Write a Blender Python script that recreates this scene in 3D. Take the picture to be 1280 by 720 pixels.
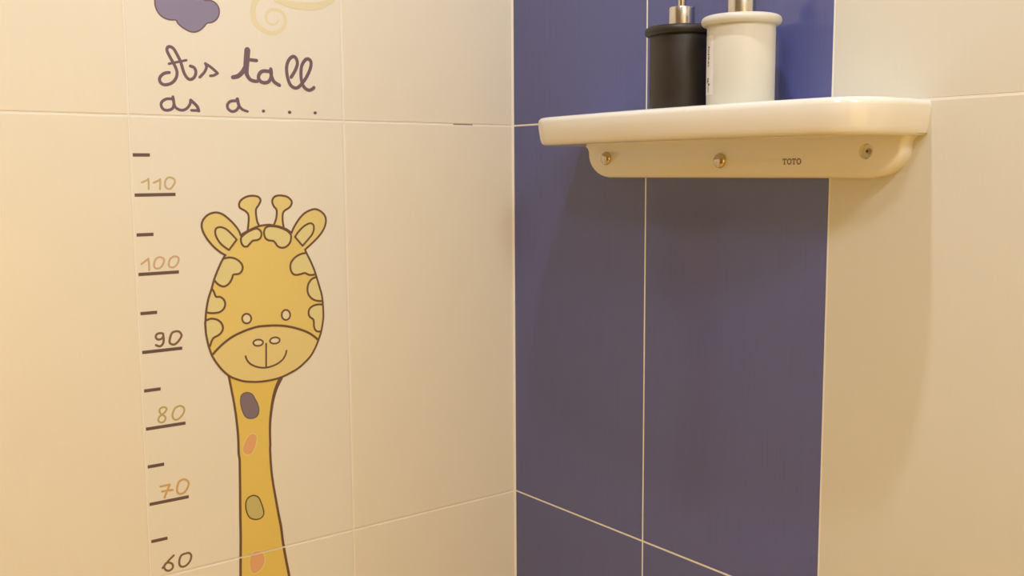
import bpy, bmesh, math, random
from mathutils import Vector, Matrix

for o in list(bpy.data.objects):
    bpy.data.objects.remove(o, do_unlink=True)
SC = bpy.context.scene
COL = SC.collection
PI = math.pi

# ------------------------------------------------------------------ camera
CAM_LOC = (-1.00033, -1.3036, 0.5277)
CAM_RIGHT = (0.794049, -0.607824, -0.006033)
CAM_UP = (0.074066, 0.086898, 0.99346)
CAM_FWD = (0.603325, 0.789302, -0.11402)
CAM_F = 1270.07

cd = bpy.data.cameras.new('camera')
cam = bpy.data.objects.new('camera', cd)
COL.objects.link(cam)
R_, U_, F_ = Vector(CAM_RIGHT), Vector(CAM_UP), Vector(CAM_FWD)
mm = Matrix.Identity(4)
for r in range(3):
    mm[r][0], mm[r][1], mm[r][2] = R_[r], U_[r], -F_[r]
    mm[r][3] = CAM_LOC[r]
cam.matrix_world = mm
cd.sensor_width = 36.0
cd.lens = CAM_F / 1280.0 * 36.0
cd.clip_start = 0.02
SC.camera = cam

# ------------------------------------------------------------------ world, exposure, lamps
w = bpy.data.worlds.new('world'); SC.world = w
w.use_nodes = True
w.node_tree.nodes['Background'].inputs[0].default_value = (1.0, 0.85, 0.65, 1)
w.node_tree.nodes['Background'].inputs[1].default_value = 0.02
SC.view_settings.view_transform = 'Standard'
SC.view_settings.look = 'None'
SC.view_settings.gamma = 1
SC.view_settings.use_curve_mapping = False
SC.view_settings.exposure = 0.0

ROOM_Z0, ROOM_Z1 = -0.6, 1.66
ROOM_X, ROOM_Y = -2.6, -2.0
LAMPS = [   # name, x, y, disc radius, watts, colour, label
    ('downlight', -0.43, -0.67, 0.024, 6.0, (0.93, 1.0, 1.14), 'small recessed ceiling downlight above the wall shelf'),
    ('ceiling_fill', -0.82, -1.75, 0.16, 11.2, (0.96, 1.0, 1.08), 'round fill light added on the unseen ceiling by the near wall'),  # guessed fill out of view, added to brighten the walls
    ('ceiling_fill', -1.35, -1.15, 0.16, 7.5, (0.96, 1.0, 1.08), 'round fill light added on the unseen ceiling in the middle of the room'),  # second added fill, reaches the corner past the shelf
]
WARM_FILL_W, WARM_FILL_C = 3.6, (1.0, 0.66, 0.12)  # added warm fill, lifts the left wall and its yellow tone
def lamp(name, x, y, r, watt, colr):
    ld = bpy.data.lights.new(name + '_bulb', 'AREA')
    ld.shape = 'DISK'; ld.size = 2 * r; ld.energy = watt; ld.color = colr
    o = bpy.data.objects.new(name + '_bulb', ld)
    COL.objects.link(o)
    return o

# ------------------------------------------------------------------ materials
def nt(m):
    m.use_nodes = True
    return m.node_tree, m.node_tree.nodes['Principled BSDF']
def mat(name, col, rough=0.5, metal=0.0, var=0.0, scale=30.0, bump=0.0, coat=0.0, stretch=None, spec=0.5, rvar=0.0):
    m = bpy.data.materials.new(name)
    t, b = nt(m)
    b.inputs['Metallic'].default_value = metal
    b.inputs['Roughness'].default_value = rough
    b.inputs['Specular IOR Level'].default_value = spec
    b.inputs['Coat Weight'].default_value = coat
    tc = t.nodes.new('ShaderNodeTexCoord')
    mp = t.nodes.new('ShaderNodeMapping')
    mp.inputs['Scale'].default_value = stretch or (1, 1, 1)
    t.links.new(tc.outputs['Object'], mp.inputs['Vector'])
    nz = t.nodes.new('ShaderNodeTexNoise')
    nz.inputs['Scale'].default_value = scale
    nz.inputs['Detail'].default_value = 3
    t.links.new(mp.outputs[0], nz.inputs['Vector'])
    mx = t.nodes.new('ShaderNodeMix'); mx.data_type = 'RGBA'
    t.links.new(nz.outputs['Fac'], mx.inputs['Factor'])
    mx.inputs['A'].default_value = tuple(c * (1 - var) for c in col) + (1,)
    mx.inputs['B'].default_value = tuple(min(1, c * (1 + var)) for c in col) + (1,)
    t.links.new(mx.outputs['Result'], b.inputs['Base Color'])
    if bump:
        bp = t.nodes.new('ShaderNodeBump')
        bp.inputs['Strength'].default_value = bump
        bp.inputs['Distance'].default_value = 0.001
        t.links.new(nz.outputs['Fac'], bp.inputs['Height'])
        t.links.new(bp.outputs[0], b.inputs['Normal'])
    return m

STR = (1, 1, 0.02)
M = {}
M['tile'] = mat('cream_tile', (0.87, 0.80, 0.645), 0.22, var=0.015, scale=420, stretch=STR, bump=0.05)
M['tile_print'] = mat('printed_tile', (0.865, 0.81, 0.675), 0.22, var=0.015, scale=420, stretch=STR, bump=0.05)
M['tile_right'] = mat('cream_tile_dimmed', (0.725, 0.675, 0.56), 0.22, var=0.015, scale=420, stretch=STR, bump=0.05)  # same cream tile with weaker light on this wall put into its colour
M['blue'] = mat('blue_tile', (0.096, 0.106, 0.290), 0.15, var=0.10, scale=420, stretch=STR, bump=0.05, spec=0.75)
M['grout'] = mat('cream_grout', (0.88, 0.83, 0.72), 0.7, var=0.05, scale=90, bump=0.3)
M['ochre'] = mat('ochre_tile', (0.78, 0.50, 0.11), 0.3, var=0.02, scale=60)
M['brown'] = mat('brown_tile', (0.30, 0.19, 0.08), 0.4, var=0.02, scale=60)  # unseen wall, colour kept dark to cut its bounce onto the right wall
M['hole'] = mat('grout_gap', (0.20, 0.13, 0.07), 0.9)
M['ceiling'] = mat('ceiling_paint', (0.85, 0.82, 0.76), 0.8, var=0.02)
M['floor'] = mat('floor_tile', (0.84, 0.52, 0.07), 0.35, var=0.06, scale=8)
M['ceramic'] = mat('glazed_ceramic', (0.87, 0.82, 0.72), 0.09, var=0.01, scale=20, coat=0.4)
M['white_glaze'] = mat('white_satin_ceramic', (0.70, 0.665, 0.565), 0.38, var=0.01, scale=20)
M['black_glaze'] = mat('black_satin_ceramic', (0.026, 0.017, 0.010), 0.45, var=0.1, scale=20)
M['steel'] = mat('brushed_steel', (0.72, 0.68, 0.62), 0.22, metal=1.0, var=0.05, scale=200, stretch=STR)
M['chrome'] = mat('chrome', (0.62, 0.54, 0.42), 0.12, metal=1.0)
M['dark'] = mat('slot_shade', (0.05, 0.02, 0.01), 0.6)  # dark colour stands for the shade inside the screw's cross slot
M['screw'] = mat('screw_steel', (0.62, 0.48, 0.33), 0.4, metal=0.4)
M['logo'] = mat('brown_logo_print', (0.16, 0.06, 0.012), 0.4)
M['paper'] = mat('label_paper', (0.85, 0.82, 0.78), 0.5)
M['ink'] = mat('label_ink', (0.06, 0.05, 0.05), 0.5)
M['lens'] = mat('lamp_trim', (0.8, 0.8, 0.78), 0.4)
pr = dict(rough=0.24, var=0.012, scale=420, stretch=STR, bump=0.04)
M['outline'] = mat('brown_outline', (0.165, 0.085, 0.050), **pr)
M['tick'] = mat('dark_brown_print', (0.150, 0.095, 0.085), **pr)
M['yellow'] = mat('giraffe_yellow', (0.82, 0.635, 0.195), **pr)
M['neckyel'] = mat('neck_yellow', (0.82, 0.605, 0.145), **pr)
M['earyel'] = mat('ear_yellow', (0.82, 0.665, 0.26), **pr)
M['muzzle'] = mat('muzzle_yellow', (0.82, 0.665, 0.275), **pr)
M['patch'] = mat('patch_pale_yellow', (0.80, 0.70, 0.32), **pr)
M['pale'] = mat('pale_cream_print', (0.86, 0.76, 0.50), **pr)
M['plum'] = mat('plum_print', (0.235, 0.180, 0.215), **pr)
M['purple'] = mat('cloud_purple', (0.275, 0.245, 0.38), **pr)
M['letter'] = mat('plum_lettering', (0.175, 0.115, 0.145), **pr)
M['orange'] = mat('orange_print', (0.80, 0.43, 0.20), **pr)
M['olive'] = mat('olive_print', (0.60, 0.52, 0.19), **pr)
M['olive_line'] = mat('olive_outline', (0.14, 0.085, 0.02), **pr)
M['halo'] = mat('pale_yellow_rim', (0.86, 0.66, 0.25), **pr)
M['swirl'] = mat('pale_yellow_curl', (0.84, 0.745, 0.48), **pr)
M['n110'] = mat('pale_olive_number', (0.60, 0.48, 0.27), **pr)
M['n100'] = mat('pale_orange_number', (0.66, 0.45, 0.27), **pr)
M['n90'] = mat('brown_number', (0.22, 0.14, 0.085), **pr)
M['n80'] = mat('olive_number', (0.53, 0.43, 0.16), **pr)
M['n70'] = mat('orange_number', (0.68, 0.42, 0.17), **pr)

# ------------------------------------------------------------------ helpers
def link(name, bm, mats, parent=None, smooth=False, recalc=True):
    if recalc:
        bmesh.ops.recalc_face_normals(bm, faces=bm.faces)
    me = bpy.data.meshes.new(name)
    bm.to_mesh(me); bm.free()
    if not isinstance(mats, (list, tuple)): mats = [mats]
    for m in mats: me.materials.append(m)
    if smooth:
        for p in me.polygons: p.use_smooth = True
    o = bpy.data.objects.new(name, me)
    COL.objects.link(o)
    if parent is not None:
        o.parent = parent
        o.matrix_parent_inverse = Matrix.Translation(-parent.location)
    return o
def thing(name, loc, label, cat, group=None):
    o = bpy.data.objects.new(name, None)
    COL.objects.link(o)
    o.location = loc
    o.empty_display_size = 0.05
    o['label'] = label; o['category'] = cat
    if group: o['group'] = group
    return o
def box(bm, a, b, mi=0):
    xs, ys, zs = zip(a, b)
    v = [bm.verts.new((xs[i], ys[j], zs[k])) for i in (0, 1) for j in (0, 1) for k in (0, 1)]
    for q in ((0, 1, 3, 2), (4, 6, 7, 5), (0, 4, 5, 1), (2, 3, 7, 6), (0, 2, 6, 4), (1, 5, 7, 3)):
        f = bm.faces.new([v[i] for i in q]); f.material_index = mi
def catmull(pts, closed=False, sub=4):
    n = len(pts); out = []
    rng = n if closed else n - 1
    for i in range(rng):
        p1, p2 = pts[i], pts[(i + 1) % n]
        p0 = pts[(i - 1) % n] if (closed or i > 0) else p1
        p3 = pts[(i + 2) % n] if (closed or i + 2 < n) else p2
        for s in range(sub):
            t = s / sub
            out.append(tuple(0.5 * ((2 * b) + (-a + c) * t + (2 * a - 5 * b + 4 * c - d) * t * t + (-a + 3 * b - 3 * c + d) * t ** 3)
                             for a, b, c, d in zip(p0, p1, p2, p3)))
    if not closed: out.append(tuple(pts[-1]))
    return out

class Plane:      # (u, v) drawn on a plane at origin, axes U V, outward N
    def __init__(s, o, U, V, N): s.o, s.U, s.V, s.N = Vector(o), Vector(U), Vector(V), Vector(N)
    def at(s, u, v, h): return s.o + s.U * u + s.V * v + s.N * h
LEFT = Plane((0, 0, 0), (1, 0, 0), (0, 0, 1), (0, -1, 0))
BASE = 0.00008

def fill(bm, pl, pts, h, mi=0):
    "closed flat shape with its small print thickness"
    if len(pts) > 1 and (Vector(pts[0]) - Vector(pts[-1])).length < 1e-7: pts = pts[:-1]
    top = [bm.verts.new(pl.at(u, v, h)) for u, v in pts]
    f = bm.faces.new(top); f.material_index = mi
    f.normal_update()
    if f.normal.dot(pl.N) < 0: f.normal_flip()
    lo = [bm.verts.new(pl.at(u, v, BASE * 0.5)) for u, v in pts]
    n = len(pts)
    for i in range(n):
        g = bm.faces.new((top[i], top[(i + 1) % n], lo[(i + 1) % n], lo[i])); g.material_index = mi
    bmesh.ops.triangulate(bm, faces=[f])
def stroke(bm, pl, pts, wd, h, mi=0, closed=False, rise=0.00003):
    "pen line of given width (constant or per point), round ends"
    P = [Vector((u, v)) for u, v in pts]
    if closed and (P[0] - P[-1]).length < 1e-6: P.pop()
    n = len(P)
    if not isinstance(wd, (list, tuple)): W_ = [wd] * n
    else:
        W_ = []
        for i in range(n):
            f = i / (n - 1) * (len(wd) - 1); k = min(int(f), len(wd) - 2)
            W_.append(wd[k] + (wd[k + 1] - wd[k]) * (f - k))
    Ls, Rs = [], []
    for i in range(n):
        a = P[i - 1] if (i > 0 or closed) else P[i]
        b = P[(i + 1) % n] if (i < n - 1 or closed) else P[i]
        t = (b - a).normalized()
        nr = Vector((-t.y, t.x)) * W_[i] / 2
        Ls.append(P[i] + nr); Rs.append(P[i] - nr)
    def hh(i): return h + rise * i / n
    L = [bm.verts.new(pl.at(q.x, q.y, hh(i))) for i, q in enumerate(Ls)]
    R = [bm.verts.new(pl.at(q.x, q.y, hh(i))) for i, q in enumerate(Rs)]
    L2 = [bm.verts.new(pl.at(q.x, q.y, BASE * 0.5)) for q in Ls]
    R2 = [bm.verts.new(pl.at(q.x, q.y, BASE * 0.5)) for q in Rs]
    m = n if closed else n - 1
    for i in range(m):
        j = (i + 1) % n
        for q in ((L[i], R[i], R[j], L[j]), (L[i], L[j], L2[j], L2[i]), (R[j], R[i], R2[i], R2[j])):
            try: g = bm.faces.new(q); g.material_index = mi
            except ValueError: pass
    if not closed:
        for e, sgn in ((0, -1), (n - 1, 1)):
            k = e + (1 if e == 0 else -1)
            t = (P[e] - P[k]).normalized(); nr = Vector((-t.y, t.x)); r = W_[e] / 2
            arc = [P[e] + nr * r * math.cos(a) + t * r * math.sin(a) for a in [PI * q / 6 for q in range(7)]]
            va = [bm.verts.new(pl.at(q.x, q.y, hh(e))) for q in arc]
            f = bm.faces.new(va); f.material_index = mi
            vb = [bm.verts.new(pl.at(q.x, q.y, BASE * 0.5)) for q in arc]
            for i in range(6):
                g = bm.faces.new((va[i], va[i + 1], vb[i + 1], vb[i])); g.material_index = mi
def cut_joint(bm, z, g=0.0011):
    "the print stops where a grout joint runs through it"
    for zz in (z - g, z + g):
        geom = bm.verts[:] + bm.edges[:] + bm.faces[:]
        bmesh.ops.bisect_plane(bm, geom=geom, plane_co=(0, 0, zz), plane_no=(0, 0, 1), dist=1e-7)
    bad = [f for f in bm.faces if abs(f.calc_center_median().z - z) < g * 0.98 and all(abs(v.co.z - z) < g * 1.02 for v in f.verts)]
    bmesh.ops.delete(bm, geom=bad, context='FACES')
def mmm(p): return [(a / 1000.0, b / 1000.0) for a, b in p]
def lathe(bm, prof, cx, cy, seg=64, mi=0):
    rings = []
    for r, z in prof:
        if r < 1e-6: rings.append([bm.verts.new((cx, cy, z))])
        else: rings.append([bm.verts.new((cx + r * math.cos(2 * PI * k / seg), cy + r * math.sin(2 * PI * k / seg), z)) for k in range(seg)])
    for a, b in zip(rings, rings[1:]):
        for k in range(seg):
            q = [a[k % len(a)], a[(k + 1) % seg % len(a)], b[(k + 1) % seg % len(b)], b[k % len(b)]]
            q = list(dict.fromkeys(q))
            if len(q) > 2: f = bm.faces.new(q); f.material_index = mi
def rrect_prof(r, z0, z1, e, n=5, bottom=True, top=True):
    "profile of a disc/cylinder with rounded rims, from axis to axis"
    p = [(0, z0)]
    for k in range(n + 1):
        a = -PI / 2 + PI / 2 * k / n; p.append((r - e + e * math.cos(a), z0 + e + e * math.sin(a)))
    for k in range(n + 1):
        a = PI / 2 * k / n; p.append((r - e + e * math.cos(a), z1 - e + e * math.sin(a)))
    p.append((0, z1))
    return p
def autosmooth(o, ang=35):
    for p in o.data.polygons: p.use_smooth = True
    o.data.set_sharp_from_angle(angle=math.radians(ang))

# ------------------------------------------------------------------ the room
def tiled_wall(name, pl, us, zs, matfor, mats, parent=None, gaps=(), G=0.0010, E=0.0016, D=0.0010):
    "tiles with eased edges standing 1 mm proud of the grout bed; pl.N points into the room"
    bm = bmesh.new()
    for i in range(len(us) - 1):
        for j in range(len(zs) - 1):
            u0, u1 = sorted((us[i], us[i + 1])); z0, z1 = zs[j], zs[j + 1]
            mi = matfor(i, j)
            loops = []
            for ins, h in ((G, -D - 0.0005), (G, -D * 0.55), (G + E * 0.35, -D * 0.18), (G + E, 0)):
                loops.append([bm.verts.new(pl.at(u, v, h)) for u, v in ((u0 + ins, z0 + ins), (u1 - ins, z0 + ins), (u1 - ins, z1 - ins), (u0 + ins, z1 - ins))])
            for a, b in zip(loops, loops[1:]):
                for k in range(4):
                    f = bm.faces.new((a[k], a[(k + 1) % 4], b[(k + 1) % 4], b[k])); f.material_index = mi
            f = bm.faces.new(loops[-1]); f.material_index = mi
    a0, a1 = min(us), max(us)
    lo = [pl.at(u, v, -D + 0.0003) for u, v in ((a0, zs[0]), (a1, zs[0]), (a1, zs[-1]), (a0, zs[-1]))]
    hi = [pl.at(u, v, -0.06) for u, v in ((a0, zs[0]), (a1, zs[0]), (a1, zs[-1]), (a0, zs[-1]))]
    A = [bm.verts.new(p) for p in lo]; B = [bm.verts.new(p) for p in hi]
    bm.faces.new(A).material_index = 0; bm.faces.new(B).material_index = 0
    for k in range(4): bm.faces.new((A[k], A[(k + 1) % 4], B[(k + 1) % 4], B[k])).material_index = 0
    for (u0, u1, z, mi) in gaps:      # stretch of joint where the grout has fallen out
        q = [bm.verts.new(pl.at(u, v, -D + 0.0005)) for u, v in ((u0, z - 0.0007), (u1, z - 0.0007), (u1, z + 0.0006), (u0, z + 0.0006))]
        bm.faces.new(q).material_index = mi
    o = link(name, bm, mats, recalc=True)
    o['kind'] = 'structure'
    return o

ZS = [ROOM_Z0, 0.0, 0.6, 1.2, ROOM_Z1]
US_L = [0.0, -0.3029, -0.6013, -0.90, -1.20, -1.50, -1.80, -2.10, -2.40, ROOM_X]
tiled_wall('wall_left', LEFT, US_L, ZS, lambda i, j: 2 if i == 1 else 1, [M['grout'], M['tile'], M['tile_print'], M['hole']],
           gaps=[(-0.1150, -0.0785, 0.6, 3)])
RIGHT = Plane((0, 0, 0), (0, 1, 0), (0, 0, 1), (-1, 0, 0))
US_R = [0.0, -0.2991, -0.5956, -0.896, -1.196, -1.496, -1.796, ROOM_Y]
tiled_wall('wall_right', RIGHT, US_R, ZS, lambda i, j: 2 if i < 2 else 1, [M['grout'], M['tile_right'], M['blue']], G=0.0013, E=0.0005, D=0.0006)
bm = bmesh.new()
pa = [(-0.0026, -0.0001), (-0.0001, -0.0030), (0.004, -0.0030), (0.004, 0.004), (-0.0026, 0.004)]
A = [bm.verts.new((x, y, ZS[0])) for x, y in pa]; B = [bm.verts.new((x, y, ZS[-1])) for x, y in pa]
for k in range(5): bm.faces.new((A[k], A[(k + 1) % 5], B[(k + 1) % 5], B[k]))
bm.faces.new(A); bm.faces.new(B)
o = link('trim_1', bm, M['grout']); o['kind'] = 'structure'
NEAR = Plane((0, ROOM_Y, 0), (1, 0, 0), (0, 0, 1), (0, 1, 0))
tiled_wall('wall_near', NEAR, [0, -0.3, -0.6, -0.9, -1.2, -1.5, -1.8, -2.1, -2.4, ROOM_X], ZS, lambda i, j: 2 if j < 2 else 1, [M['grout'], M['tile'], M['ochre']])
FAR = Plane((ROOM_X, 0, 0), (0, 1, 0), (0, 0, 1), (1, 0, 0))
tiled_wall('wall_far', FAR, US_R, ZS, lambda i, j: 1, [M['grout'], M['brown']])
for nm, z0, z1, m in (('floor', ROOM_Z0 - 0.05, ROOM_Z0, 'floor'), ('ceiling', ROOM_Z1, ROOM_Z1 + 0.05, 'ceiling')):
    bm = bmesh.new(); box(bm, (ROOM_X - 0.06, ROOM_Y - 0.06, z0), (0.06, 0.06, z1))
    o = link(nm, bm, M[m]); o['kind'] = 'structure'
for name, x, y, r, watt, colr, lab in LAMPS:
    t = thing(name, (x, y, ROOM_Z1), lab, 'lamp')
    bm = bmesh.new()
    prof = [(r + 0.002, ROOM_Z1 - 0.001), (r + 0.002, ROOM_Z1 - 0.008), (r + 0.006, ROOM_Z1 - 0.011), (r + 0.014, ROOM_Z1 - 0.008), (r + 0.018, ROOM_Z1 - 0.001), (r + 0.002, ROOM_Z1 - 0.001)]
    lathe(bm, prof, x, y, 48)
    link('trim_ring', bm, M['lens'], t, smooth=True)
    lo = lamp(name, x, y, r, watt, colr)
    lo.location = (x, y, ROOM_Z1 - 0.006)
    lo.parent = t; lo.matrix_parent_inverse = Matrix.Translation(-t.location)

# broad warm fill light added at the near wall, behind the camera
lx, ly, lz, lr = -0.80, ROOM_Y, 0.25, 0.50
t = thing('warm_fill', (lx, ly + 0.002, lz), 'large round warm fill light added out of view at the near wall opposite the giraffe', 'lamp')
bm = bmesh.new()
lathe(bm, [(lr + 0.002, 0.0), (lr + 0.002, 0.035), (lr + 0.010, 0.042), (lr + 0.020, 0.035), (lr + 0.022, 0.0), (lr + 0.002, 0.0)], 0, 0, 64)
for v in bm.verts: v.co = Vector((lx + v.co.x, ly + 0.002 + v.co.z, lz + v.co.y))
link('trim_ring', bm, M['lens'], t, smooth=True)
lo = lamp('warm_fill', 0, 0, lr, WARM_FILL_W, WARM_FILL_C)
lo.location = (lx, ly + 0.03, lz); lo.rotation_euler = (PI / 2, 0, 0)
lo.parent = t; lo.matrix_parent_inverse = Matrix.Translation(-t.location)

# ------------------------------------------------------------------ wall shelf
SY = -0.449
def shelf_ring(ins, z, hw=0.268, dep=0.118, bow=0.020, rc=0.050, nc=10):
    "outline of the shelf seen from above, wall side left open at x = 0"
    w_, d_, r_ = hw - ins, dep - ins, max(rc - ins, 0.004)
    pts = []
    # left side (y high) from the wall forward, corner, bowed front, corner, right side
    for k in range(4): pts.append((-(d_ - r_) * k / 4, w_))
    for k in range(nc + 1):
        a = PI / 2 * k / nc
        pts.append((-(d_ - r_) - r_ * math.sin(a), w_ - r_ + r_ * math.cos(a)))
    nf = 16
    for k in range(1, nf):
        f = k / nf
        pts.append((-d_, (w_ - r_) * (1 - 2 * f)))
    half = pts[:]
    right = [(x, -y) for x, y in reversed(pts[:4 + nc + 1])]
    pts = half + right
    out = []
    for x, y in pts:
        s = max(0.0, 1 - (y / hw) ** 2)
        out.append((x * (1 + bow * s / dep), SY + y, z))
    return out
shelf = thing('wall_shelf', (0, SY, 0.519), 'white glazed ceramic shelf with rounded corners fixed across the blue and cream wall tiles', 'shelf')
bm = bmesh.new()
prof = [(0.060, 0.5640), (0.020, 0.5630), (0.0120, 0.5622), (0.0092, 0.5626), (0.0064, 0.5640), (0.0045, 0.5664), (0.0030, 0.5710), (0.0010, 0.5825),
        (0.0, 0.5925), (0.0006, 0.5960), (0.0026, 0.5988), (0.0055, 0.6000), (0.0085, 0.5998), (0.0120, 0.5985), (0.0160, 0.5972), (0.024, 0.5966)]
rings = [[bm.verts.new(p) for p in shelf_ring(i, z)] for i, z in prof]
for a, b in zip(rings, rings[1:]):
    for k in range(len(a) - 1): bm.faces.new((a[k], a[k + 1], b[k + 1], b[k]))
for rg in (rings[0], rings[-1]): 
    n = len(rg)
    for k in range(n // 2):
        q = list(dict.fromkeys([rg[k], rg[k + 1], rg[n - 2 - k], rg[n - 1 - k]]))
        if len(q) > 2: bm.faces.new(q)
bm.faces.new([r[0] for r in rings]); bm.faces.new([r[-1] for r in reversed(rings)])
o = link('shelf_board', bm, M['ceramic'], shelf); autosmooth(o, 50)

def apron_outline(ins):
    hw, z0, z1, r = 0.2480 - ins, 0.5178 + ins, 0.5650, 0.050 - ins
    f = 0.017
    pts = [(hw + f, z1)]
    for k in range(1, 6):       # flare into the underside
        a = PI / 2 * k / 5
        pts.append((hw + f - f * math.sin(a), z1 - (f - f * math.cos(a)) * 0.75))
    for k in range(9):
        a = PI / 2 * k / 8
        pts.append((hw - r * 0.86 + r * 0.86 * math.cos(a), z0 + r * 0.66 - r * 0.66 * math.sin(a)))
    return pts + [(-y, z) for y, z in reversed(pts)]
bm = bmesh.new()
rings = []
for ins, x in ((0, 0.0), (0, -0.0130), (0.0008, -0.0165), (0.0025, -0.0190), (0.005, -0.0200)):
    rings.append([bm.verts.new((x, SY + y, z)) for y, z in apron_outline(ins)])
for a, b in zip(rings, rings[1:]):
    n = len(a)
    for k in range(n): bm.faces.new((a[k], a[(k + 1) % n], b[(k + 1) % n], b[k]))
bm.faces.new(rings[0]); bm.faces.new(rings[-1])
apron = link('mounting_apron', bm, M['ceramic'], shelf)
SCREW = (-0.654, 0.5471)
cbm = bmesh.new()
pp = [(0, -0.0215), (0.0088, -0.0215), (0.0086, -0.0195), (0.0074, -0.0145), (0.0, -0.0145)]
lathe(cbm, [(r, x) for r, x in pp], 0, 0, 40)
for v in cbm.verts: v.co = Vector((v.co.z, SCREW[0] + v.co.x, SCREW[1] + v.co.y))
cut = link('cutter', cbm, M['ceramic'])
bo = apron.modifiers.new('hole', 'BOOLEAN'); bo.object = cut; bo.operation = 'DIFFERENCE'; bo.solver = 'EXACT'
bpy.context.view_layer.update()
me = bpy.data.meshes.new_from_object(apron.evaluated_get(bpy.context.evaluated_depsgraph_get()))
apron.modifiers.clear(); apron.data = me
bpy.data.objects.remove(cut, do_unlink=True)
autosmooth(apron, 40)
# counter-sunk cross-head screw
scr = None
bm = bmesh.new()
lathe(bm, rrect_prof(0.0030, 0.0, 0.0022, 0.001, 4), 0, 0, 32)
for v in bm.verts: v.co = Vector((-0.0146 - v.co.z, SCREW[0] + v.co.x, SCREW[1] + v.co.y))
scr = link('screw', bm, M['screw'], shelf, smooth=True); autosmooth(scr, 40)
bm = bmesh.new()
for sy, sz in ((0.0017, 0.0006), (0.0006, 0.0017)):
    box(bm, (-0.0170 - 0.0001 * (sy > 0.001), SCREW[0] - sy, SCREW[1] - sz), (-0.0160, SCREW[0] + sy, SCREW[1] + sz))
xs = link('cross_slot', bm, M['dark'], None)
xs.parent = scr; xs.matrix_parent_inverse = Matrix.Identity(4)
# domed chrome screw caps
for y, z in ((-0.2413, 0.5450), (-0.449, 0.5392)):
    bm = bmesh.new()
    pf = [(0, 0.0)] + [(0.0091, 0.0), (0.0093, 0.0008), (0.0091, 0.0016)] + [(0.0089 * math.cos(a), 0.0016 + 0.0042 * math.sin(a)) for a in [PI / 2 * k / 9 for k in range(1, 9)]] + [(0, 0.0058)]
    lathe(bm, pf, 0, 0, 40)
    for v in bm.verts: v.co = Vector((-0.0199 - v.co.z, y + v.co.x, z + v.co.y))
    o = link('screw_cap', bm, M['chrome'], shelf); autosmooth(o, 45)
    o['label'] = 'domed chrome screw cap'
# maker's lettering on the apron: T O T O
AP = Plane((-0.0200, 0, 0), (0, -1, 0), (0, 0, 1), (-1, 0, 0))
bm = bmesh.new()
u0, v0, cw, ch = 0.5440, 0.5337, 0.0066, 0.0068
h = 0.00012
for k, chh in enumerate('TOTO'):
    ux = u0 + k * cw + 0.0002
    if chh == 'T':
        g = 0.0060
        for (a, b, c, d, hh) in ((0, ch - 0.0011, g, ch, 0), (0, ch - 0.0022, 0.0008, ch, 1), (g - 0.0008, ch - 0.0022, g, ch, 2), (g / 2 - 0.0006, 0, g / 2 + 0.0006, ch, 3), (g / 2 - 0.0016, 0, g / 2 + 0.0016, 0.0008, 4)):
            fill(bm, AP, [(ux + a, v0 + b), (ux + c, v0 + b), (ux + c, v0 + d), (ux + a, v0 + d)], h + hh * 1e-5)
    else:
        pts = [(ux + 0.0031 + 0.0026 * math.cos(2 * PI * q / 24), v0 + ch / 2 + (ch / 2 - 0.0004) * math.sin(2 * PI * q / 24)) for q in range(24)]
        stroke(bm, AP, pts, 0.00125, h, closed=True, rise=0)
link('brand_lettering', bm, M['logo'], shelf)

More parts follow.
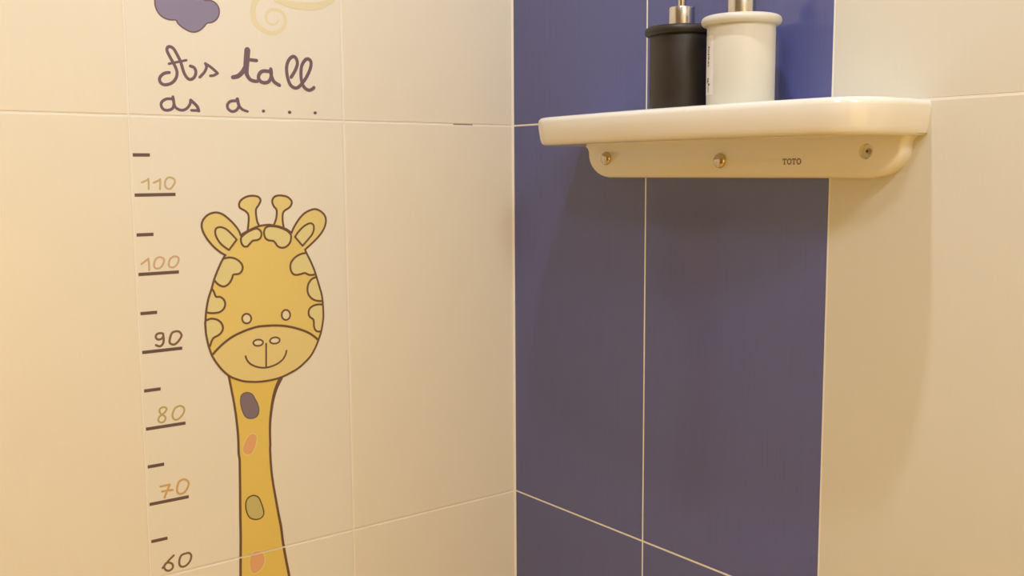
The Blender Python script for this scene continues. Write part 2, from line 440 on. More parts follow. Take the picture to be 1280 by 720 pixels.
# ------------------------------------------------------------------ soap dispensers
def dispenser(cx, cy, body_mat, label, rot):
    zb, zl, zt, r = 0.5968, 0.6915, 0.7030, 0.0387
    t = thing('soap_dispenser', (cx, cy, zb), label, 'soap dispenser', 'soap dispensers on the wall shelf')
    bm = bmesh.new()
    lathe(bm, rrect_prof(r, zb, zl + 0.001, 0.0012, 3), cx, cy, 96)
    o = link('bottle', bm, body_mat, t); autosmooth(o)
    bm = bmesh.new()
    pf = [(0, zl)] + [(0.0452 - 0.0045 + 0.0045 * math.cos(a), zl + 0.0045 + 0.0045 * math.sin(a)) for a in [-PI / 2 + PI / 2 * k / 6 for k in range(7)]]
    pf += [(0.0452 - 0.0055 + 0.0055 * math.cos(a), zt - 0.0058 + 0.0050 * math.sin(a)) for a in [PI / 2 * k / 6 for k in range(7)]] + [(0.020, zt), (0, zt)]
    lathe(bm, pf, cx, cy, 96)
    o = link('lid', bm, body_mat, t); autosmooth(o, 50)
    bm = bmesh.new()
    lathe(bm, rrect_prof(0.0160, zt - 0.0002, zt + 0.0235, 0.0012, 3), cx, cy, 64)
    o = link('collar', bm, M['steel'], t); autosmooth(o)
    o['label'] = 'steel collar'
    bm = bmesh.new()
    z1 = zt + 0.0235
    lathe(bm, rrect_prof(0.0048, z1 - 0.001, z1 + 0.034, 0.0006, 2), cx, cy, 32)
    o = link('pump_stem', bm, M['steel'], t); autosmooth(o)
    bm = bmesh.new()
    lathe(bm, rrect_prof(0.0100, z1 + 0.032, z1 + 0.046, 0.002, 3), cx, cy, 40)
    d = Vector((math.cos(rot), math.sin(rot), 0)); s = Vector((-d.y, d.x, 0))
    c0 = Vector((cx, cy, z1 + 0.040))
    rr = []
    for q, (L_, dz, ra) in enumerate(((0.006, 0, 0.0042), (0.025, 0.0, 0.0040), (0.040, -0.001, 0.0038), (0.047, -0.005, 0.0035), (0.049, -0.011, 0.0032))):
        up = Vector((0, 0, 1)) if q < 3 else (Vector((0, 0, 1)) * (0.7 if q == 3 else 0.1) + d * (0.7 if q == 3 else 1)).normalized()
        rr.append([bm.verts.new(c0 + d * L_ + Vector((0, 0, dz)) + (s * math.cos(a) + up * math.sin(a)) * ra) for a in [2 * PI * k / 16 for k in range(16)]])
    for a, b in zip(rr, rr[1:]):
        for k in range(16): bm.faces.new((a[k], a[(k + 1) % 16], b[(k + 1) % 16], b[k]))
    bm.faces.new(rr[-1]); bm.faces.new(list(reversed(rr[0])))
    o = link('pump_nozzle', bm, M['steel'], t); autosmooth(o, 45)
    return t, r
dispenser(-0.056, -0.4155, M['black_glaze'], 'matte black ceramic soap dispenser with steel collar standing left on the shelf', 2.3)
wd_, wr = dispenser(-0.066, -0.5175, M['white_glaze'], 'cream white ceramic soap dispenser with paper strip label standing right on the shelf', 2.0)
# narrow paper label curving round the side of the white bottle
vx, vy = CAM_LOC[0] + 0.066, CAM_LOC[1] + 0.5175
va = math.atan2(vy, vx)
LA0, LA1 = va - math.radians(86), va - math.radians(53)    # angle span on the bottle
def on_bottle(f, z, h): 
    a = LA0 + (LA1 - LA0) * f
    return Vector((-0.066 + (wr + h) * math.cos(a), -0.5175 + (wr + h) * math.sin(a), z))
LZ0, LZ1 = 0.6135, 0.6800
bm = bmesh.new()
cols = [[bm.verts.new(on_bottle(k / 10, z, hh)) for z, hh in ((LZ0, 0), (LZ0, 0.00015), (LZ1, 0.00015), (LZ1, 0))] for k in range(11)]
for a, b in zip(cols, cols[1:]):
    for k in range(3): bm.faces.new((a[k], b[k], b[k + 1], a[k + 1]))
bm.faces.new(cols[0]); bm.faces.new(list(reversed(cols[-1])))
lab = link('paper_label', bm, M['paper'], wd_)
random.seed(4)
bm = bmesh.new()
def inkbar(f0, f1, z0, z1):
    q = [on_bottle(f, z, 0.00022) for f, z in ((f0, z0), (f1, z0), (f1, z1), (f0, z1))]
    q2 = [on_bottle(f, z, 0.00010) for f, z in ((f0, z0), (f1, z0), (f1, z1), (f0, z1))]
    A = [bm.verts.new(p) for p in q]; B = [bm.verts.new(p) for p in q2]
    bm.faces.new(A); bm.faces.new(B)
    for k in range(4): bm.faces.new((A[k], A[(k + 1) % 4], B[(k + 1) % 4], B[k]))
z = 0.6165
while z < 0.625: 
    inkbar(0.50, 0.62, z, z + 0.0005); z += 0.0011
for (f0, f1, z0, z1) in ((0.40, 0.50, 0.6265, 0.6285), (0.46, 0.60, 0.6280, 0.6300), (0.56, 0.72, 0.6240, 0.6265), (0.36, 0.46, 0.6290, 0.6325), (0.50, 0.62, 0.6310, 0.6325)):
    inkbar(f0, f1, z0, z1)
z = 0.6455
while z < 0.668:
    wz = random.uniform(0.0006, 0.0022); 
    inkbar(0.48 + random.uniform(-0.03, 0.03), 0.64 + random.uniform(-0.06, 0.04), z, z + wz); z += wz + random.uniform(0.0005, 0.0012)
ik = link('label_print', bm, M['ink'])
ik.parent = lab; ik.matrix_parent_inverse = Matrix.Identity(4)

# ------------------------------------------------------------------ printed motif on the left wall
# outlines of the printed motif in millimetres on the tiled wall (x along the wall, z up)
ART = {'cloud': [(-562.5, 740.2), (-562.2, 735.7), (-560.2, 729.9), (-556.2, 724.8), (-550.7, 721.6), (-544.1, 720.3), (-537.0, 720.6), (-534.7, 716.9), (-530.1, 713.0), (-524.5, 709.8), (-517.8, 707.5), (-511.9, 707.9),
           (-505.9, 710.7), (-500.7, 715.4), (-496.6, 720.0), (-490.6, 721.4), (-484.4, 725.2), (-480.6, 731.2), (-479.6, 737.5), (-481.2, 743.1), (-485.5, 747.4), (-491.4, 749.2), (-498.4, 748.8), (-501.2, 754.8),
           (-506.0, 764.3), (-518.3, 769.0), (-532.8, 765.5), (-543.3, 756.6), (-555.3, 757.3), (-561.7, 748.9), (-562.5, 740.2)],
 'dots': [[(-420.8, 610.4), (-421.3, 609.2), (-422.5, 608.4), (-424.0, 608.3), (-425.2, 609.1), (-425.6, 610.3), (-425.1, 611.5), (-423.9, 612.3), (-422.4, 612.3), (-421.2, 611.6), (-420.8, 610.4)],
          [(-382.6, 609.9), (-383.2, 608.6), (-384.5, 607.7), (-386.1, 607.7), (-387.4, 608.5), (-387.9, 609.8), (-387.3, 611.1), (-386.0, 612.0), (-384.4, 612.0), (-383.1, 611.2), (-382.6, 609.9)],
          [(-344.3, 610.3), (-344.8, 609.0), (-346.1, 608.2), (-347.7, 608.2), (-349.0, 608.9), (-349.4, 610.1), (-348.9, 611.4), (-347.6, 612.2), (-346.0, 612.3), (-344.7, 611.5), (-344.3, 610.3)]],
 'ear_left': [(-461.9, 444.8), (-464.0, 450.9), (-469.9, 459.3), (-478.1, 467.7), (-486.2, 473.8), (-495.2, 476.3), (-505.1, 473.7), (-512.1, 467.3), (-514.6, 460.2), (-513.2, 452.1), (-507.9, 441.7), (-499.3, 431.0),
              (-490.5, 423.2), (-483.8, 419.1)],
 'ear_right': [(-388.1, 444.7), (-383.3, 453.8), (-375.4, 464.3), (-366.8, 471.8), (-356.5, 476.1), (-348.8, 476.4), (-340.3, 471.8), (-335.3, 464.6), (-335.6, 455.2), (-340.2, 445.9), (-348.3, 436.8), (-357.9, 428.7),
               (-368.4, 420.6)],
 'eyes': [[(-451.1, 330.9), (-451.6, 328.7), (-452.8, 326.8), (-454.6, 325.5), (-456.7, 324.9), (-458.9, 325.2), (-461.0, 326.1), (-462.7, 327.8), (-463.7, 329.8), (-464.0, 332.1), (-463.6, 334.3), (-462.4, 336.1),
           (-460.6, 337.4), (-458.5, 338.0), (-456.2, 337.8), (-454.1, 336.8), (-452.5, 335.2), (-451.4, 333.1), (-451.1, 330.9)],
          [(-393.9, 330.7), (-394.4, 328.3), (-395.6, 326.3), (-397.3, 324.9), (-399.4, 324.3), (-401.6, 324.5), (-403.6, 325.5), (-405.2, 327.2), (-406.2, 329.4), (-406.5, 331.9), (-406.1, 334.2), (-404.9, 336.2),
           (-403.2, 337.6), (-401.1, 338.3), (-398.9, 338.1), (-396.9, 337.1), (-395.3, 335.4), (-394.2, 333.1), (-393.9, 330.7)]],
 'head_low': [(-368.4, 420.6), (-366.0, 415.0), (-360.4, 403.7), (-355.6, 392.4), (-351.7, 380.3), (-347.8, 366.6), (-344.7, 355.3), (-343.3, 342.4), (-342.9, 326.4), (-343.7, 318.1), (-347.1, 302.5), (-351.8, 290.9),
              (-357.4, 279.5), (-364.7, 269.1), (-375.3, 260.0), (-385.7, 253.3), (-396.0, 249.1), (-407.9, 245.1), (-421.2, 242.8), (-434.3, 242.2), (-447.3, 242.8), (-463.2, 245.6), (-474.1, 249.8), (-484.8, 255.7),
              (-493.8, 264.5), (-501.1, 274.4), (-506.8, 284.2), (-509.6, 292.0), (-512.8, 304.3), (-514.8, 317.9), (-515.2, 331.3), (-515.2, 328.7), (-514.5, 336.0), (-513.0, 347.8), (-509.7, 362.3), (-504.6, 376.0),
              (-501.1, 386.8), (-496.1, 398.3), (-490.3, 409.8), (-484.9, 418.4)],
 'head_top': [(-461.9, 444.8), (-455.5, 448.3), (-445.9, 452.4), (-436.3, 455.8), (-428.2, 457.0), (-420.2, 457.3), (-413.7, 456.0), (-405.6, 454.2), (-395.9, 450.4), (-388.6, 445.5)],
 'horn_left': [(-451.5, 451.4), (-449.8, 463.0), (-449.9, 472.0), (-454.4, 477.3), (-461.3, 481.5), (-462.2, 487.2), (-458.6, 492.3), (-451.4, 496.1), (-442.7, 497.2), (-434.8, 495.5), (-431.8, 491.0), (-434.4, 485.0),
               (-438.6, 479.1), (-438.9, 471.6), (-437.6, 462.6), (-435.4, 457.3)],
 'horn_right': [(-413.4, 457.2), (-409.8, 466.2), (-408.9, 476.8), (-412.8, 482.2), (-415.0, 488.3), (-413.2, 493.6), (-408.3, 496.5), (-400.9, 496.7), (-392.7, 494.7), (-387.1, 490.0), (-386.4, 485.4), (-389.9, 480.1),
                (-397.5, 475.7), (-400.2, 470.5), (-400.5, 461.3), (-399.4, 453.6)],
 'inner_left': [(-467.6, 439.1), (-474.3, 446.8), (-481.7, 453.8), (-489.2, 456.7), (-495.3, 455.1), (-496.8, 449.2), (-494.4, 441.8), (-488.6, 433.4), (-478.9, 425.8)],
 'inner_right': [(-383.0, 439.1), (-377.7, 445.9), (-369.1, 453.3), (-360.5, 457.1), (-355.1, 455.4), (-353.9, 449.6), (-356.7, 441.9), (-363.7, 434.4), (-372.0, 426.2)],
 'muzzle': [(-506.7, 287.9), (-498.7, 295.3), (-489.2, 302.5), (-478.1, 308.9), (-467.0, 313.1), (-454.2, 316.7), (-441.3, 318.9), (-428.3, 318.7), (-418.6, 318.2), (-405.4, 316.5), (-392.2, 313.3), (-378.8, 308.5),
            (-367.0, 302.9), (-356.9, 295.5), (-351.9, 290.5)],
 'muzzle_low': [(-351.8, 290.9), (-357.4, 279.5), (-364.7, 269.1), (-375.3, 260.0), (-385.7, 253.3), (-396.0, 249.1), (-407.9, 245.1), (-421.2, 242.8), (-434.3, 242.2), (-447.3, 242.8), (-463.2, 245.6), (-474.1, 249.8),
                (-484.8, 255.7), (-493.8, 264.5), (-501.1, 274.4), (-506.8, 284.2)],
 'neck_l': [(-486.0, 257.4), (-482.5, 235.6), (-479.4, 215.2), (-477.1, 193.2), (-475.7, 168.2), (-475.9, 147.1), (-474.9, 138.2), (-475.2, 122.0), (-475.6, 104.5), (-476.1, 87.0), (-477.0, 55.7), (-477.4, 32.0), (-478.7, 1.3),
            (-479.8, -26.3), (-481.2, -72.2), (-484.1, -117.9)],
 'neck_r': [(-410.9, 243.1), (-417.5, 231.3), (-422.4, 217.9), (-425.9, 202.6), (-428.5, 185.7), (-429.5, 170.0), (-429.7, 151.0), (-430.2, 145.4), (-429.9, 127.5), (-429.1, 110.8), (-427.1, 92.5), (-424.4, 73.9), (-421.2, 51.6),
            (-417.7, 29.8), (-415.5, 6.5), (-411.1, -24.1), (-407.9, -44.7), (-402.5, -93.9), (-395.4, -144.2)],
 'nose': [(-430.8, 294.2), (-431.4, 278.5), (-432.0, 262.2)],
 'nostrils': [[(-435.3, 296.6), (-435.7, 295.1), (-436.8, 293.8), (-438.7, 292.9), (-440.9, 292.4), (-443.4, 292.5), (-445.7, 293.0), (-447.6, 294.0), (-448.9, 295.4), (-449.4, 296.9), (-449.1, 298.3), (-448.0, 299.6),
               (-446.1, 300.5), (-443.9, 301.0), (-441.4, 300.9), (-439.1, 300.4), (-437.2, 299.4), (-435.9, 298.0), (-435.3, 296.6)],
              [(-410.8, 297.2), (-411.1, 295.7), (-412.2, 294.4), (-414.0, 293.4), (-416.3, 292.9), (-418.8, 292.9), (-421.2, 293.4), (-423.2, 294.3), (-424.6, 295.6), (-425.1, 297.1), (-424.8, 298.6), (-423.7, 299.9),
               (-421.9, 300.9), (-419.6, 301.5), (-417.1, 301.5), (-414.7, 301.0), (-412.7, 300.0), (-411.3, 298.7), (-410.8, 297.2)]],
 'nums': {'100': [(2.02, [(-594.5, 413.9), (-590.2, 416.8), (-585.5, 420.1)]), (2.02, [(-585.5, 420.4), (-584.9, 413.3), (-585.1, 405.5)]),
                  (2.02, [(-571.0, 421.4), (-566.8, 419.7), (-565.6, 416.4), (-567.6, 411.5), (-570.9, 407.8), (-575.2, 407.0), (-578.3, 409.0), (-578.4, 413.6), (-576.1, 419.2), (-571.0, 421.4)]),
                  (2.02, [(-551.7, 421.4), (-547.5, 419.7), (-546.7, 416.4), (-548.5, 411.8), (-552.3, 408.1), (-556.3, 407.3), (-559.4, 409.3), (-559.6, 413.6), (-556.9, 419.2), (-551.7, 421.4)])],
          '110': [(2.02, [(-589.3, 516.6), (-585.1, 518.4), (-580.9, 520.4)]), (2.02, [(-580.8, 521.1), (-580.6, 514.5), (-580.9, 508.2)]), (2.02, [(-574.4, 516.2), (-570.2, 517.9), (-565.8, 520.3)]),
                  (2.02, [(-565.8, 520.6), (-566.2, 514.3), (-566.7, 508.0)]),
                  (2.02, [(-553.0, 522.8), (-548.1, 520.5), (-547.4, 516.2), (-549.9, 512.0), (-553.6, 508.2), (-557.8, 508.9), (-560.0, 512.8), (-559.4, 518.5), (-556.6, 522.0), (-553.0, 522.8)])],
          '60': [(2.31, [(-570.5, 25.1), (-578.1, 19.3), (-585.8, 11.7)]), (2.31, [(-577.5, 17.1), (-573.2, 14.3), (-572.2, 9.9), (-574.6, 6.6), (-579.0, 6.2), (-582.6, 9.0), (-583.5, 13.1), (-581.5, 16.8), (-577.5, 17.1)]),
                 (2.31, [(-550.0, 23.6), (-547.2, 19.5), (-548.5, 13.6), (-552.1, 9.1), (-556.7, 6.8), (-561.2, 7.5), (-563.5, 11.2), (-563.2, 17.2), (-560.5, 22.7), (-555.2, 24.1), (-550.0, 23.6)])],
          '70': [(2.31, [(-583.7, 121.7), (-577.5, 121.7), (-571.3, 122.0)]), (2.31, [(-571.3, 122.0), (-575.3, 114.2), (-579.0, 105.9)]), (2.31, [(-581.8, 114.7), (-574.9, 114.5), (-568.0, 114.0)]),
                 (2.31, [(-552.4, 125.5), (-548.0, 122.7), (-546.3, 117.9), (-548.8, 111.9), (-553.1, 107.4), (-558.7, 106.7), (-561.9, 110.0), (-561.9, 116.0), (-559.9, 122.4), (-556.8, 124.8), (-552.4, 125.5)])],
          '80': [(2.02,
                  [(-577.9, 216.8), (-580.2, 220.6), (-579.7, 224.2), (-576.0, 226.2), (-571.7, 224.8), (-571.5, 221.5), (-574.9, 218.0), (-578.6, 215.9), (-581.6, 213.1), (-582.2, 209.1), (-579.1, 206.4), (-575.4, 207.0),
                   (-573.1, 210.3), (-574.0, 214.1), (-577.9, 216.8)]),
                 (2.02, [(-553.5, 224.7), (-549.2, 222.3), (-547.9, 218.3), (-549.9, 213.4), (-554.2, 208.8), (-558.7, 206.9), (-562.3, 208.6), (-563.8, 212.6), (-562.6, 218.3), (-559.4, 223.0), (-553.5, 224.7)])],
          '90': [(2.41, [(-571.3, 322.3), (-575.2, 323.4), (-579.1, 322.4), (-580.7, 318.9), (-578.4, 315.6), (-574.1, 315.7), (-571.5, 318.3), (-571.3, 322.3)]),
                 (2.41, [(-571.3, 322.3), (-570.7, 316.1), (-571.5, 310.3), (-574.1, 307.0), (-577.4, 306.6), (-580.9, 308.5)]),
                 (2.41, [(-552.8, 323.7), (-549.3, 321.9), (-547.3, 317.6), (-549.6, 313.1), (-553.5, 308.8), (-557.9, 306.7), (-561.9, 308.2), (-563.3, 310.9), (-561.8, 318.0), (-558.7, 322.8), (-552.8, 323.7)])]},
 'patches': [([(-460.8, 442.5), (-454.0, 447.5), (-446.0, 451.2), (-438.8, 452.9), (-433.6, 449.6), (-432.2, 445.1), (-434.0, 439.8), (-438.6, 437.3), (-444.9, 436.6), (-449.8, 432.3), (-453.1, 429.4), (-457.8, 429.7),
               (-460.8, 433.6), (-461.8, 438.8), (-460.8, 442.5)],
              []),
             ([(-428.6, 447.2), (-426.8, 452.4), (-421.9, 455.2), (-413.8, 454.9), (-405.7, 453.1), (-395.9, 448.9), (-390.3, 444.1), (-388.8, 439.4), (-390.7, 431.8), (-395.9, 426.6), (-402.5, 424.9), (-409.0, 427.3),
               (-412.9, 432.8), (-416.1, 435.2), (-422.5, 436.3), (-427.2, 440.3), (-428.6, 447.2)],
              []),
             ([(-486.3, 414.8), (-478.6, 415.8), (-470.9, 413.9), (-464.1, 409.0), (-460.7, 402.8), (-461.9, 396.9), (-466.3, 393.1), (-474.1, 392.4), (-475.8, 388.1), (-479.9, 381.6), (-485.4, 378.0), (-490.1, 377.9),
               (-496.0, 381.3), (-499.9, 386.0)],
              [(-496.1, 398.3), (-490.3, 409.8)]),
             ([(-503.9, 375.2), (-501.8, 371.3), (-499.0, 364.7), (-493.7, 364.0), (-488.5, 359.8), (-486.9, 353.7), (-489.0, 347.9), (-494.5, 343.9), (-501.4, 343.0), (-508.2, 343.6), (-513.1, 345.1)], [(-509.7, 362.3)]),
             ([(-513.6, 334.2), (-507.8, 335.9), (-500.2, 334.4), (-494.3, 330.1), (-491.4, 323.8), (-492.5, 317.9), (-497.3, 313.1), (-504.2, 310.1), (-507.5, 306.0), (-510.0, 299.5), (-512.0, 299.4)],
              [(-514.0, 311.9), (-515.0, 325.4)]),
             ([(-367.7, 415.9), (-375.4, 414.7), (-383.9, 410.5), (-390.0, 403.9), (-391.4, 396.2), (-388.8, 389.1), (-383.9, 386.1), (-376.3, 386.7), (-369.5, 387.8), (-362.7, 384.7), (-353.3, 384.7)],
              [(-358.9, 398.9), (-364.5, 410.2)]),
             ([(-352.6, 380.9), (-359.5, 378.5), (-364.9, 371.8), (-366.5, 363.3), (-364.5, 356.0), (-358.7, 350.0), (-351.9, 347.1), (-343.7, 346.1)], [(-346.6, 361.8), (-350.2, 374.7)]),
             ([(-343.0, 340.8), (-351.2, 341.8), (-359.0, 340.2), (-364.3, 336.3), (-365.8, 330.1), (-363.8, 325.1), (-358.7, 320.7), (-358.1, 313.5), (-358.1, 311.6), (-356.6, 306.6), (-353.2, 303.4), (-347.0, 302.8)],
              [(-344.0, 318.2)])],
 'smile': [(-461.1, 280.0), (-458.9, 274.0), (-453.6, 267.9), (-444.9, 263.3), (-435.3, 261.0), (-425.5, 261.4), (-415.5, 264.1), (-407.0, 269.4), (-402.6, 275.9), (-401.1, 280.9)],
 'spots': [[(-467.8, 228.1), (-460.6, 229.8), (-453.5, 226.1), (-449.8, 219.4), (-446.0, 211.1), (-444.7, 202.3), (-447.4, 194.9), (-455.6, 192.7), (-463.5, 195.8), (-467.9, 204.2), (-470.4, 215.4), (-470.1, 223.1),
            (-467.8, 228.1)],
           [(-452.4, 170.9), (-448.8, 166.1), (-449.1, 159.1), (-452.3, 150.2), (-456.6, 143.9), (-463.9, 142.5), (-469.3, 146.9), (-469.9, 153.2), (-467.2, 160.6), (-462.1, 168.3), (-457.2, 171.1), (-452.4, 170.9)],
           [(-468.3, 76.0), (-464.5, 82.3), (-457.2, 84.0), (-450.0, 80.1), (-446.2, 71.4), (-443.3, 61.2), (-443.1, 53.9), (-447.8, 49.3), (-456.0, 49.5), (-464.0, 54.4), (-468.1, 64.9), (-468.3, 76.0)],
           [(-461.9, 2.1), (-454.4, 4.0), (-447.2, 0.2), (-443.3, -8.8), (-445.4, -18.9), (-451.4, -25.5), (-459.7, -28.2), (-464.9, -23.7), (-466.5, -12.1), (-465.5, -2.7), (-461.9, 2.1)]],
 'swirl': [([7.71, 7.71, 7.71, 7.71, 7.23, 6.75, 6.26, 5.78, 5.3, 4.82, 4.82, 4.63, 4.34, 4.05, 3.86, 3.66, 3.37, 3.08, 2.89, 2.7, 2.41],
            [(-416.9, 763.0), (-426.1, 757.9), (-431.5, 749.2), (-433.5, 739.7), (-432.2, 730.4), (-427.4, 722.5), (-419.7, 716.9), (-409.5, 714.0), (-400.3, 715.7), (-392.0, 721.1), (-387.6, 728.9), (-387.9, 737.3),
             (-392.4, 743.3), (-400.4, 745.7), (-408.5, 744.5), (-413.8, 739.8), (-415.1, 734.0), (-413.0, 728.4), (-407.4, 725.7), (-401.0, 727.3), (-396.8, 731.8)]),
           ([2.89, 7.71, 9.64, 10.6, 10.6, 9.64, 7.71, 2.89], [(-402.3, 758.1), (-389.6, 756.2), (-375.7, 754.1), (-359.1, 753.9), (-344.7, 755.0), (-332.4, 758.2), (-321.3, 763.1), (-310.0, 768.5)])],
 'words': {'As': [(3.18,
                   [(-548.3, 654.8), (-554.7, 653.4), (-559.8, 649.0), (-561.0, 644.1), (-558.1, 640.1), (-552.6, 639.3), (-545.4, 642.1), (-540.2, 647.9), (-538.4, 655.6), (-540.9, 663.8), (-546.1, 673.2), (-550.0, 681.9),
                    (-548.8, 686.1), (-545.5, 687.0), (-541.4, 684.6), (-537.4, 677.9), (-533.5, 669.8), (-531.6, 663.0), (-529.1, 654.7), (-525.1, 648.7), (-520.8, 647.5), (-516.3, 650.5), (-513.9, 657.0), (-515.8, 662.5),
                    (-520.8, 664.3)]),
                  (2.51, [(-548.3, 665.6), (-537.1, 668.5), (-525.8, 671.4)]), (2.89, [(-509.0, 650.9), (-502.8, 657.5), (-499.6, 664.1), (-500.9, 668.7)]),
                  (2.89, [(-500.9, 668.4), (-495.1, 665.3), (-489.4, 661.1), (-485.1, 657.1)]), (2.7, [(-485.4, 657.0), (-490.4, 654.2), (-494.9, 653.4)])],
           'a': [(3.08, [(-461.7, 622.6), (-468.7, 621.7), (-473.1, 617.5), (-472.7, 612.0), (-467.6, 608.5), (-461.5, 610.2), (-457.7, 615.8), (-458.3, 620.9), (-459.3, 625.2)]),
                 ([3.86, 3.47, 3.08, 2.7], [(-459.4, 624.9), (-457.4, 616.5), (-452.9, 611.6), (-445.7, 609.2)])],
           'as': [(2.89, [(-545.6, 621.9), (-553.4, 621.6), (-559.1, 618.0), (-560.5, 613.1), (-557.5, 608.3), (-551.9, 607.5), (-546.1, 610.1), (-544.1, 616.4), (-545.0, 624.5)]),
                  (2.89, [(-545.0, 624.5), (-544.1, 616.4), (-541.8, 610.9), (-534.8, 608.0), (-528.2, 610.2), (-523.6, 615.7), (-522.2, 621.4)]), (3.28, [(-522.2, 621.1), (-517.0, 616.7), (-513.5, 612.5), (-512.3, 607.9)]),
                  (2.7, [(-512.2, 608.5), (-516.6, 608.3), (-521.7, 608.4)])],
           'tall': [([6.75, 6.75, 6.55, 5.59, 4.63, 4.05, 3.86, 3.66], [(-443.0, 689.4), (-444.2, 679.5), (-445.3, 670.0), (-445.5, 663.5), (-444.6, 657.0), (-440.6, 651.4), (-435.2, 649.5), (-430.5, 649.4)]),
                    ([4.43, 4.82, 5.01, 5.4], [(-464.4, 653.0), (-457.4, 654.9), (-451.1, 660.3), (-447.0, 666.3)]), (3.66, [(-439.6, 677.1), (-434.9, 676.8), (-430.7, 676.7)]),
                    (3.86, [(-413.3, 663.3), (-422.1, 663.3), (-427.3, 659.4), (-428.7, 653.4), (-425.4, 649.2), (-420.3, 648.0), (-414.6, 649.7), (-410.9, 655.1), (-410.2, 662.5), (-410.8, 666.5)]),
                    (3.86, [(-410.8, 666.5), (-410.3, 658.0), (-406.6, 650.1), (-399.0, 645.6)]),
                    (3.66,
                     [(-381.5, 657.3), (-375.2, 666.6), (-371.5, 676.5), (-373.8, 683.8), (-378.7, 685.0), (-384.6, 679.4), (-387.8, 669.6), (-386.6, 656.3), (-382.7, 646.8), (-375.9, 643.0), (-369.2, 645.9), (-359.7, 656.9),
                      (-352.6, 670.0), (-351.1, 679.2), (-354.7, 683.2), (-359.7, 681.7), (-365.0, 673.9), (-366.7, 663.3), (-365.7, 651.3), (-361.8, 644.0), (-355.2, 640.9), (-349.2, 643.3), (-347.8, 644.9)])]}}

LW = 0.0028      # pen line width
def mk(name, mats, parent): 
    return bmesh.new(), name, mats, parent
def done(bm, name, mats, parent, sub=None):
    cut_joint(bm, 0.0); cut_joint(bm, 0.6)
    o = link(name, bm, mats, parent, recalc=False)
    if sub is not None:
        o.parent = sub; o.matrix_parent_inverse = Matrix.Identity(4)
    return o
def S_(k): return catmull(mmm(ART[k]))
ROOTLOC = Vector((-0.42, -BASE, -0.08))
gir = thing('giraffe_print', ROOTLOC, 'smiling yellow cartoon giraffe with long spotted neck printed on the cream tiles', 'wall print')
O = M['outline']
# neck
bm = bmesh.new()
nl, nr = S_('neck_l'), S_('neck_r')
fill(bm, LEFT, nl + nr[::-1], BASE + 0.00008, 0)
stroke(bm, LEFT, nl, [0.0032, 0.0034, 0.0034, 0.0036, 0.0036], BASE + 0.00018, 1)
stroke(bm, LEFT, nr, [0.0062, 0.0042, 0.0034, 0.0034, 0.0034, 0.0038, 0.0038, 0.0038], BASE + 0.00018, 1)
done(bm, 'neck', [M['neckyel'], O], gir)
for pts, m, lm, lw, lb in zip(ART['spots'], ('plum', 'orange', 'olive', 'orange'), ('letter', 'halo', 'olive_line', 'halo'), (0.0015, 0.0016, 0.0018, 0.0016), ('plum coloured neck spot', 'orange neck spot below the plum one', 'olive green neck spot', 'orange neck spot crossed by the tile joint')):
    q = catmull(mmm(pts)[:-1], True)
    bm = bmesh.new(); fill(bm, LEFT, q, BASE + 0.00018, 0); stroke(bm, LEFT, q, lw, BASE + 0.00026, 1, closed=True)
    o = done(bm, 'neck_spot', [M[m], M[lm]], gir); o['label'] = lb
# ears, horns
for s in ('left', 'right'):
    bm = bmesh.new(); q = S_('ear_' + s)
    fill(bm, LEFT, q, BASE + 0.00018, 0); stroke(bm, LEFT, q, LW, BASE + 0.00030, 1)
    e = done(bm, 'ear', [M['earyel'], O], gir)
    pin = mmm(ART['inner_' + s])
    q2 = catmull(pin)
    bm = bmesh.new(); fill(bm, LEFT, q2, BASE + 0.00042, 0)
    stroke(bm, LEFT, q2, LW * 0.95, BASE + 0.00050, 1); stroke(bm, LEFT, [q2[-1], q2[0]], LW * 0.95, BASE + 0.00055, 1)
    done(bm, 'inner_ear', [M['patch'], O], gir, sub=e)
    bm = bmesh.new(); q = S_('horn_' + s)
    fill(bm, LEFT, q, BASE + 0.00012, 0); stroke(bm, LEFT, q, LW, BASE + 0.00022, 1)
    done(bm, 'horn', [M['earyel'], O], gir)
# head
bm = bmesh.new()
ht, hl = S_('head_top'), S_('head_low')
fill(bm, LEFT, ht + hl, BASE + 0.00026, 0)
stroke(bm, LEFT, ht, LW, BASE + 0.00052, 1); stroke(bm, LEFT, hl, LW, BASE + 0.00055, 1)
done(bm, 'head', [M['yellow'], O], gir)
bm = bmesh.new()
mu, ml = S_('muzzle'), S_('muzzle_low')
fill(bm, LEFT, mu + ml[1:-1], BASE + 0.00034, 0)
stroke(bm, LEFT, mu, LW * 1.15, BASE + 0.00058, 1)
mz = done(bm, 'muzzle', [M['muzzle'], O], gir)
for pts in ART['nostrils']:
    q = catmull(mmm(pts)[:-1], True)
    bm = bmesh.new(); fill(bm, LEFT, q, BASE + 0.00042, 0); stroke(bm, LEFT, q, LW * 0.85, BASE + 0.00050, 1, closed=True)
    done(bm, 'nostril', [M['pale'], O], gir, sub=mz)
bm = bmesh.new()
stroke(bm, LEFT, mmm(ART['nose']), 0.0025, BASE + 0.00046, 0); stroke(bm, LEFT, S_('smile'), LW * 0.9, BASE + 0.00050, 0)
done(bm, 'mouth', [O], gir, sub=mz)
for pts in ART['eyes']:
    q = catmull(mmm(pts)[:-1], True)
    bm = bmesh.new(); fill(bm, LEFT, q, BASE + 0.00036, 0); stroke(bm, LEFT, q, LW * 0.9, BASE + 0.00044, 1, closed=True)
    done(bm, 'eye', [M['pale'], O], gir)
for cur, edge in ART['patches']:
    q = catmull(mmm(cur))
    e = mmm(edge)
    bm = bmesh.new(); fill(bm, LEFT, q + e, BASE + 0.00036, 0); stroke(bm, LEFT, q, LW, BASE + 0.00046, 1)
    done(bm, 'head_patch', [M['patch'], O], gir)

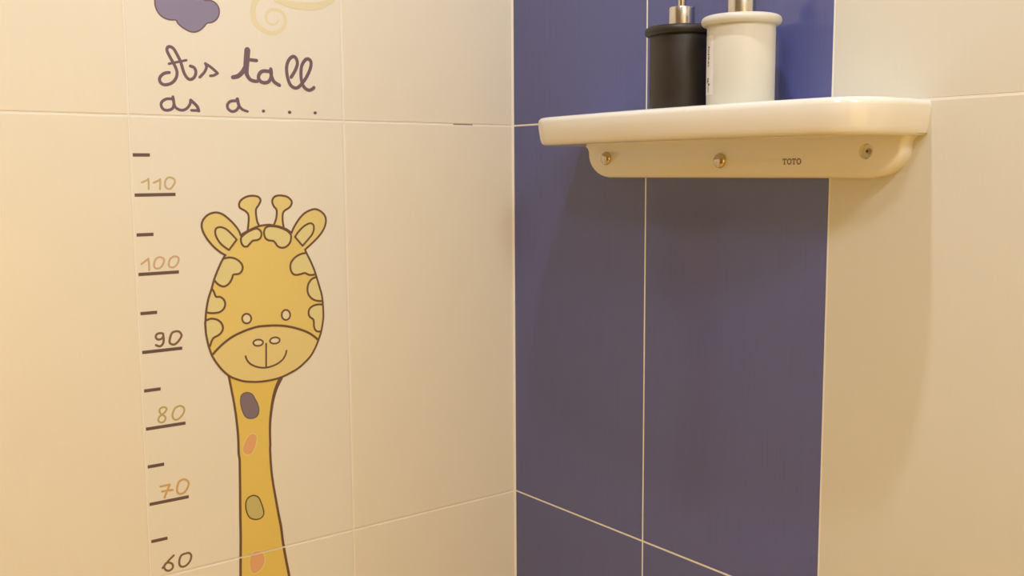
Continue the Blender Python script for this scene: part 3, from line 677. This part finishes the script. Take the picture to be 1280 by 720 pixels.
# height scale
ROOTLOC = Vector((-0.573, -BASE, 0.02))
sca = thing('height_scale_print', ROOTLOC, 'printed height scale with tick marks numbered 60 to 110 beside the giraffe', 'height chart')
X0 = -0.5987
for n_ in range(65, 120, 5):
    z = 0.3006 + 0.10008 * (n_ - 90) / 10 + 0.0002
    x1 = X0 + (0.0516 if n_ % 10 == 0 else 0.0212)
    hz = 0.0021 
    bm = bmesh.new(); fill(bm, LEFT, [(X0, z - hz), (x1, z - hz), (x1, z + hz), (X0, z + hz)], BASE + 0.0001)
    done(bm, 'tick_mark', [M['tick']], sca)
for k, m in (('110', 'n110'), ('100', 'n100'), ('90', 'n90'), ('80', 'n80'), ('70', 'n70'), ('60', 'n90')):
    bm = bmesh.new()
    for i, (w_, pts) in enumerate(ART['nums'][k]):
        p = mmm(pts); cl = Vector(p[0]) == Vector(p[-1])
        q = catmull(p[:-1], True) if cl else catmull(p)
        stroke(bm, LEFT, q, w_ * 0.0012, BASE + 0.0001 + i * 0.00004, closed=cl)
    o = done(bm, 'number', [M[m]], sca); o['label'] = 'number ' + k

# lettering
ROOTLOC = Vector((-0.50, -BASE, 0.61))
let = thing('lettering_print', ROOTLOC, 'plum handwritten words As tall as a printed above the giraffe', 'lettering')
for k in ('As', 'tall', 'as', 'a'):
    bm = bmesh.new()
    for i, (w_, pts) in enumerate(ART['words'][k]):
        wq = [a * 0.00122 for a in w_] if isinstance(w_, list) else w_ * 0.00125
        stroke(bm, LEFT, catmull(mmm(pts)), wq, BASE + 0.0001 + i * 0.00005)
    o = done(bm, 'word', [M['letter']], let); o['label'] = 'word ' + k
for pts in ART['dots']:
    bm = bmesh.new(); fill(bm, LEFT, catmull(mmm(pts)[:-1], True), BASE + 0.0001)
    done(bm, 'dot', [M['letter']], let)

# cloud and curl
q = catmull(mmm(ART['cloud'])[:-1], True)
ROOTLOC = Vector((-0.53, -BASE, 0.70))
bm = bmesh.new(); fill(bm, LEFT, q, BASE + 0.0001, 0); stroke(bm, LEFT, q, 0.0018, BASE + 0.0002, 1, closed=True)
cut_joint(bm, 0.6)
o = link('cloud_print', bm, [M['purple'], M['letter']], recalc=False)
o['label'] = 'purple scalloped cloud printed at the top above the word As'; o['category'] = 'wall print'
bm = bmesh.new()
for i, (w_, pts) in enumerate(ART['swirl']):
    stroke(bm, LEFT, catmull(mmm(pts)), [a / 1000 for a in w_], BASE + 0.0001 + i * 0.0001)
o = link('curl_print', bm, [M['swirl']], recalc=False)
o['label'] = 'pale yellow spiral curl printed at the top above the word tall'; o['category'] = 'wall print'
